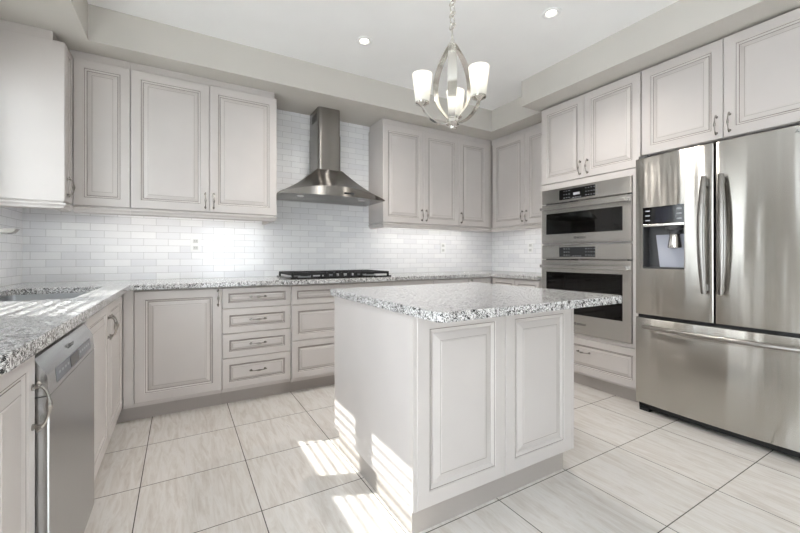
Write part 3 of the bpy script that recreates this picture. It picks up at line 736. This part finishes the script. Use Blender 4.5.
# ------------------------------------------------------------------ refrigerator
XF = 3.785; F0, F1, FM = -2.146, -3.080, -2.621; FC = (F0 + F1) / 2
t = thing('refrigerator', 'large stainless french-door refrigerator at the right, with water dispenser', 'refrigerator', (4.1, FC, 0))
obj('case', bx(XF + .075, XW - .03, F1 + .006, F0 - .006, .03, 1.80, bev=.004), 'case', t)
def fx(y): return -.022 * (1 - ((y - FC) / ((F0 - F1) / 2)) ** 2)
def fdoor(y0, y1, z0, z1, hole=None, depth=.07):
    """curved door skin; y0 < y1. hole = (ya, yb, za, zb)"""
    e = .007
    ys = [y0, y0 + .002, y0 + e] + [y0 + e + (y1 - y0 - 2 * e) * i / 10 for i in range(1, 10)] + [y1 - e, y1 - .002, y1]
    zs = [z0, z0 + .002, z0 + e, z1 - e, z1 - .002, z1]
    if hole: ys = sorted([y for y in ys if min(abs(y - hole[0]), abs(y - hole[1])) > .004] + [hole[0], hole[1]]); zs = sorted(zs + [hole[2], hole[3]])
    def ed(v, a, b):
        d = min(v - a, b - v); return e * .9 if d < 1e-6 else (.0022 if d < .0025 else 0)
    bm = B(); g = [[bm.verts.new((XF + fx(y) + max(ed(y, y0, y1), ed(z, z0, z1)), y, z)) for z in zs] for y in ys]
    for i in range(len(ys) - 1):
        for j in range(len(zs) - 1):
            if hole and hole[0] - 1e-6 <= ys[i] and ys[i + 1] <= hole[1] + 1e-6 and hole[2] - 1e-6 <= zs[j] and zs[j + 1] <= hole[3] + 1e-6: continue
            bm.faces.new((g[i][j], g[i + 1][j], g[i + 1][j + 1], g[i][j + 1]))
    bnd = [ed_ for ed_ in bm.edges if len(ed_.link_faces) == 1]
    r = bmesh.ops.extrude_edge_only(bm, edges=bnd)
    for v in r['geom']:
        if isinstance(v, bmesh.types.BMVert): v.co.x = XF + depth
    return bm
DSP = (-2.459, -2.202, 1.016, 1.442)
ld = obj('left_door', fdoor(FM + .004, F0, .690, 1.797, DSP), 'steel_fr', t, smooth=True)
rd = obj('right_door', fdoor(F1, FM - .004, .690, 1.797), 'steel_fr', t, smooth=True)
fz = obj('freezer_drawer', fdoor(F1, F0, .062, .668), 'steel_fr', t, smooth=True)
obj('base_grille', bx(XF + .03, XF + .08, F1 + .01, F0 - .01, .018, .06), 'black', t)
obj('gasket', bx(XF + .02, XF + .074, F1 + .01, F0 - .01, .669, .689), 'black', t)
obj('door_gasket', bx(XF + .01, XF + .072, FM - .0035, FM + .0035, .69, 1.79), 'black', t)
for y in (F0 - .05, F1 + .05): obj('foot', bx(XF + .02, XF + .10, y - .035, y + .035, 0, .03, bev=.006), 'black', t)
for y in (F0 - .04, F1 + .04): obj('hinge_cover', bx(XF + .02, XF + .11, y - .03, y + .03, 1.80, 1.82, bev=.005), 'case', t)
# dispenser
dp = obj('dispenser', bx(XF - .014, XF + .055, DSP[0] + .001, DSP[1] - .001, 1.325, 1.441), 'gloss', ld)
bm = B()
xin = XF + .068
box(bm, xin, xin + .001, DSP[0], DSP[1], 1.02, 1.325)
box(bm, XF - .012, xin, DSP[0], DSP[0] + .003, 1.02, 1.325); box(bm, XF - .012, xin, DSP[1] - .003, DSP[1], 1.02, 1.325)
box(bm, XF - .012, xin, DSP[0] + .003, DSP[1] - .003, 1.02, 1.026)
obj('dispenser_recess', bm, 'case', ld)
obj('dispenser_trim', bx(XF - .016, XF + .05, DSP[0] + .003, DSP[1] - .003, 1.306, 1.324, bev=.003), 'chrome', ld)
bm = B(); lathe(bm, [(0, 1.30), (.052, 1.30), (.050, 1.285), (.036, 1.275), (.034, 1.25), (0, 1.25)], XF + .025, -2.385, 20); obj('dispenser_nozzle', bm, 'case', ld, smooth=True)
bm = B(); lathe(bm, [(0, 1.25), (.030, 1.25), (.042, 1.165), (.040, 1.158), (0, 1.158)], XF + .03, -2.385, 20); obj('dispenser_lever', bm, 'chrome', ld, smooth=True)
bm = B(); v = [bm.verts.new(p) for p in ((XF + .066, DSP[1] - .08, 1.027), (XF + .066, DSP[0] + .004, 1.027), (XF + .066, DSP[0] + .004, 1.25), (XF + .066, DSP[1] - .055, 1.25))]
v2 = [bm.verts.new(q.co + Vector((-.012, 0, 0))) for q in v]
bm.faces.new(v2); bm.faces.new(v[::-1])
for i in range(4): bm.faces.new((v[i], v[(i + 1) % 4], v2[(i + 1) % 4], v2[i]))
obj('dispenser_back', bm, 'grey_light', ld)
for k in range(3):
    for y in (-2.222, -2.415): obj('button_mark', bx(XF - .0152, XF - .0135, y - .028, y, 1.350 + k * .033 - .004, 1.350 + k * .033 + .004), 'mark', ld)
obj('display', bx(XF - .0152, XF - .0135, -2.38, -2.285, 1.335, 1.432), 'lcd', ld)
# handles
def bow(y, side, par):
    bm = B(); n = 18; path = []; rad = []
    for i in range(n + 1):
        s = -1 + 2 * i / n; z = 1.232 + s * .362
        path.append((XF - .056 - .014 * (1 - s * s), y + side * .010 * (1 - s * s), z)); rad.append(.0125 + .007 * (1 - s * s))
    tube(bm, path, rad, 12, flat=(1.15, .8, (0, 1, 0)))
    for s in (-.9, .9): box(bm, XF - .06, XF - .012, y - .008, y + .008, 1.232 + s * .362 - .02, 1.232 + s * .362 + .02, bev=.003)
    obj('handle', bm, 'bar', par, smooth=True)
bow(FM + .042, 1, ld); bow(FM - .042, -1, rd)
bm = B(); path = []
for i in range(21):
    s = -1 + 2 * i / 20; y = FC + s * .39; path.append((XF + fx(y) - .045 - .016 * (1 - s * s), y, .612))
tube(bm, path, .0145, 12)
for s in (-.95, .95):
    y = FC + s * .39; box(bm, XF - .052, XF + .0, y - .012, y + .012, .598, .626, bev=.004)
obj('handle', bm, 'bar', fz, smooth=True)
text('brand_lettering', 'SAMSUNG', .026, 'W', XF + fx(-2.99) - .001, -2.955, 1.757, 'logo', rd, 'LEFT')

# ------------------------------------------------------------------ ceiling downlights
for x, y, lb in ((2.14, -1.07, 'recessed ceiling light to the left of the chandelier'), (3.067, -1.99, 'recessed ceiling light to the right of the chandelier')):
    t = thing('recessed_light', lb, 'ceiling light', (x, y, ZC), 'recessed ceiling lights')
    obj('trim_ring', lathe(B(), [(.062, ZC - .0005), (.060, ZC - .006), (.040, ZC - .009), (.030, ZC - .003), (.030, ZC - .0005)], x, y, 28), 'white', t, smooth=True)
    obj('lens', lathe(B(), [(0, ZC - .004), (.029, ZC - .004), (.029, ZC - .0005), (0, ZC - .0005)], x, y, 24), 'can', t)
    ld_ = bpy.data.lights.new('downlight', 'SPOT'); ld_.energy = 64; ld_.spot_size = 2.4; ld_.spot_blend = 0.8; ld_.shadow_soft_size = 0.04; ld_.color = (1, .95, .88)
    lo_ = bpy.data.objects.new('downlight', ld_); C.objects.link(lo_); lo_.parent = t; lo_.location = (0, 0, -.02)

# ------------------------------------------------------------------ chandelier
CX, CY = 2.143, -2.12
t = thing('chandelier', 'nickel chandelier with three frosted glass shades hanging over the island', 'chandelier', (CX, CY, 1.8))
obj('ceiling_canopy', lathe(B(), [(0, ZC - .04), (.012, ZC - .04), (.03, ZC - .03), (.06, ZC - .012), (.063, ZC - .0005), (0, ZC - .0005)], CX, CY), 'chrome', t, smooth=True)
bm = B(); z = ZC - .055; k = 0
while z > 2.245:
    torus(bm, (CX, CY, z), .0125, .003, ax=((1, 0, 0) if k % 2 else (0, 1, 0)), sx=(1.0 if k % 2 == 0 else 1.7), sy=(1.7 if k % 2 == 0 else 1.0)); z -= .030; k += 1
obj('chain', bm, 'chrome', t, smooth=True)
obj('stem', lathe(B(), [(0, 2.262), (.0035, 2.258), (.004, 2.228), (.007, 2.215), (.004, 2.205), (.011, 2.195), (.012, 2.17), (.0065, 2.165), (.0055, 1.80), (.012, 1.796), (.034, 1.790), (.038, 1.772), (.030, 1.762), (.014, 1.757), (.011, 1.748), (0, 1.744)], CX, CY, 20), 'chrome', t, smooth=True)
CAMA = math.radians(30.507)
rgt = Vector((math.cos(CAMA), -math.sin(CAMA), 0)); fwd = Vector((math.sin(CAMA), math.cos(CAMA), 0))
def ribbon(bm, pts, side, wd, th):
    rows = []
    for i, p in enumerate(pts):
        t_ = (pts[min(i + 1, len(pts) - 1)] - pts[max(i - 1, 0)]).normalized()
        s = side[i] - t_ * side[i].dot(t_); s.normalize(); n = t_.cross(s)
        rows.append([bm.verts.new(p + s * a * wd[i] / 2 + n * b * th / 2) for a, b in ((-1, -1), (1, -1), (1, 1), (-1, 1))])
    for a, b in zip(rows, rows[1:]):
        for j in range(4): bm.faces.new((a[j], a[(j + 1) % 4], b[(j + 1) % 4], b[j]))
    bm.faces.new(rows[0][::-1]); bm.faces.new(rows[-1]); return bm
lights = [(-.97, -.24), (.71, -.71), (.24, .97)]; R = .158
for k, (sx, sy) in enumerate(lights):
    dr = (rgt * sx + fwd * sy).normalized()
    # one band: down from the collar in a wide loop on the far side, under the hub and up as the arm of its shade
    key = [(-.004, 2.182), (-.030, 2.150), (-.078, 2.072), (-.100, 1.985), (-.090, 1.900), (-.045, 1.825), (-.006, 1.780)]
    arm = [(-.012, 1.784), (.030, 1.768), (.080, 1.770), (.122, 1.792), (.148, 1.822), (R, 1.842)]
    def band(key, n, w0, w1, yaw):
        P_ = [key[0]] + key + [key[-1]]; pts = []; side = []; wd = []
        for q in range(len(key) - 1):
            for m_ in range(n):
                u = m_ / n; a_ = [Vector((p[0], 0, p[1])) for p in P_[q:q + 4]]
                p = .5 * (2 * a_[1] + (a_[2] - a_[0]) * u + (2 * a_[0] - 5 * a_[1] + 4 * a_[2] - a_[3]) * u * u + (3 * a_[1] - a_[0] - 3 * a_[2] + a_[3]) * u ** 3)
                f_ = (q + u) / (len(key) - 1); tw = yaw * math.sin(PI * f_); d_ = Matrix.Rotation(tw, 3, 'Z') @ dr
                pts.append(Vector((CX, CY, p.z)) + d_ * p.x); side.append(Vector((-d_.y, d_.x, 0))); wd.append(w0 + w1 * math.sin(PI * f_))
        pts.append(Vector((CX, CY, key[-1][1])) + dr * key[-1][0]); side.append(Vector((-dr.y, dr.x, 0))); wd.append(w0)
        return pts, side, wd
    obj('ribbon', ribbon(B(), *band(key, 6, .024, .022, .12), .003), 'chrome', t, smooth=True)
    a = obj('arm', ribbon(B(), *band(arm, 5, .021, .002, 0), .004), 'chrome', t, smooth=True)
    c = Vector((CX, CY, 0)) + dr * R; zb = 1.852
    obj('socket_cup', lathe(B(), [(0, zb - .012), (.010, zb - .010), (.020, zb - .002), (.034, zb + .004), (.035, zb + .012), (.015, zb + .014), (.015, zb + .05), (0, zb + .05)], c.x, c.y, 20), 'chrome', a, smooth=True)
    obj('glass_shade', lathe(B(), [(.016, zb + .013), (.033, zb + .014), (.035, zb + .02), (.0415, zb + .08), (.050, zb + .150), (.048, zb + .150), (.0395, zb + .08), (.033, zb + .022), (.016, zb + .018)], c.x, c.y, 28), 'shade', a, smooth=True)
    obj('bulb', lathe(B(), [(0, zb + .125), (.010, zb + .122), (.017, zb + .108), (.014, zb + .09), (.008, zb + .07), (.008, zb + .05), (0, zb + .05)], c.x, c.y, 14), 'bulb', a, smooth=True)
    pl = bpy.data.lights.new('bulb_light', 'POINT'); pl.energy = 0.5; pl.shadow_soft_size = .02; pl.color = (1, .92, .8)
    po = bpy.data.objects.new('bulb_light', pl); C.objects.link(po); po.parent = t; po.location = c + Vector((0, 0, zb + .135)) - Vector((CX, CY, 1.8))
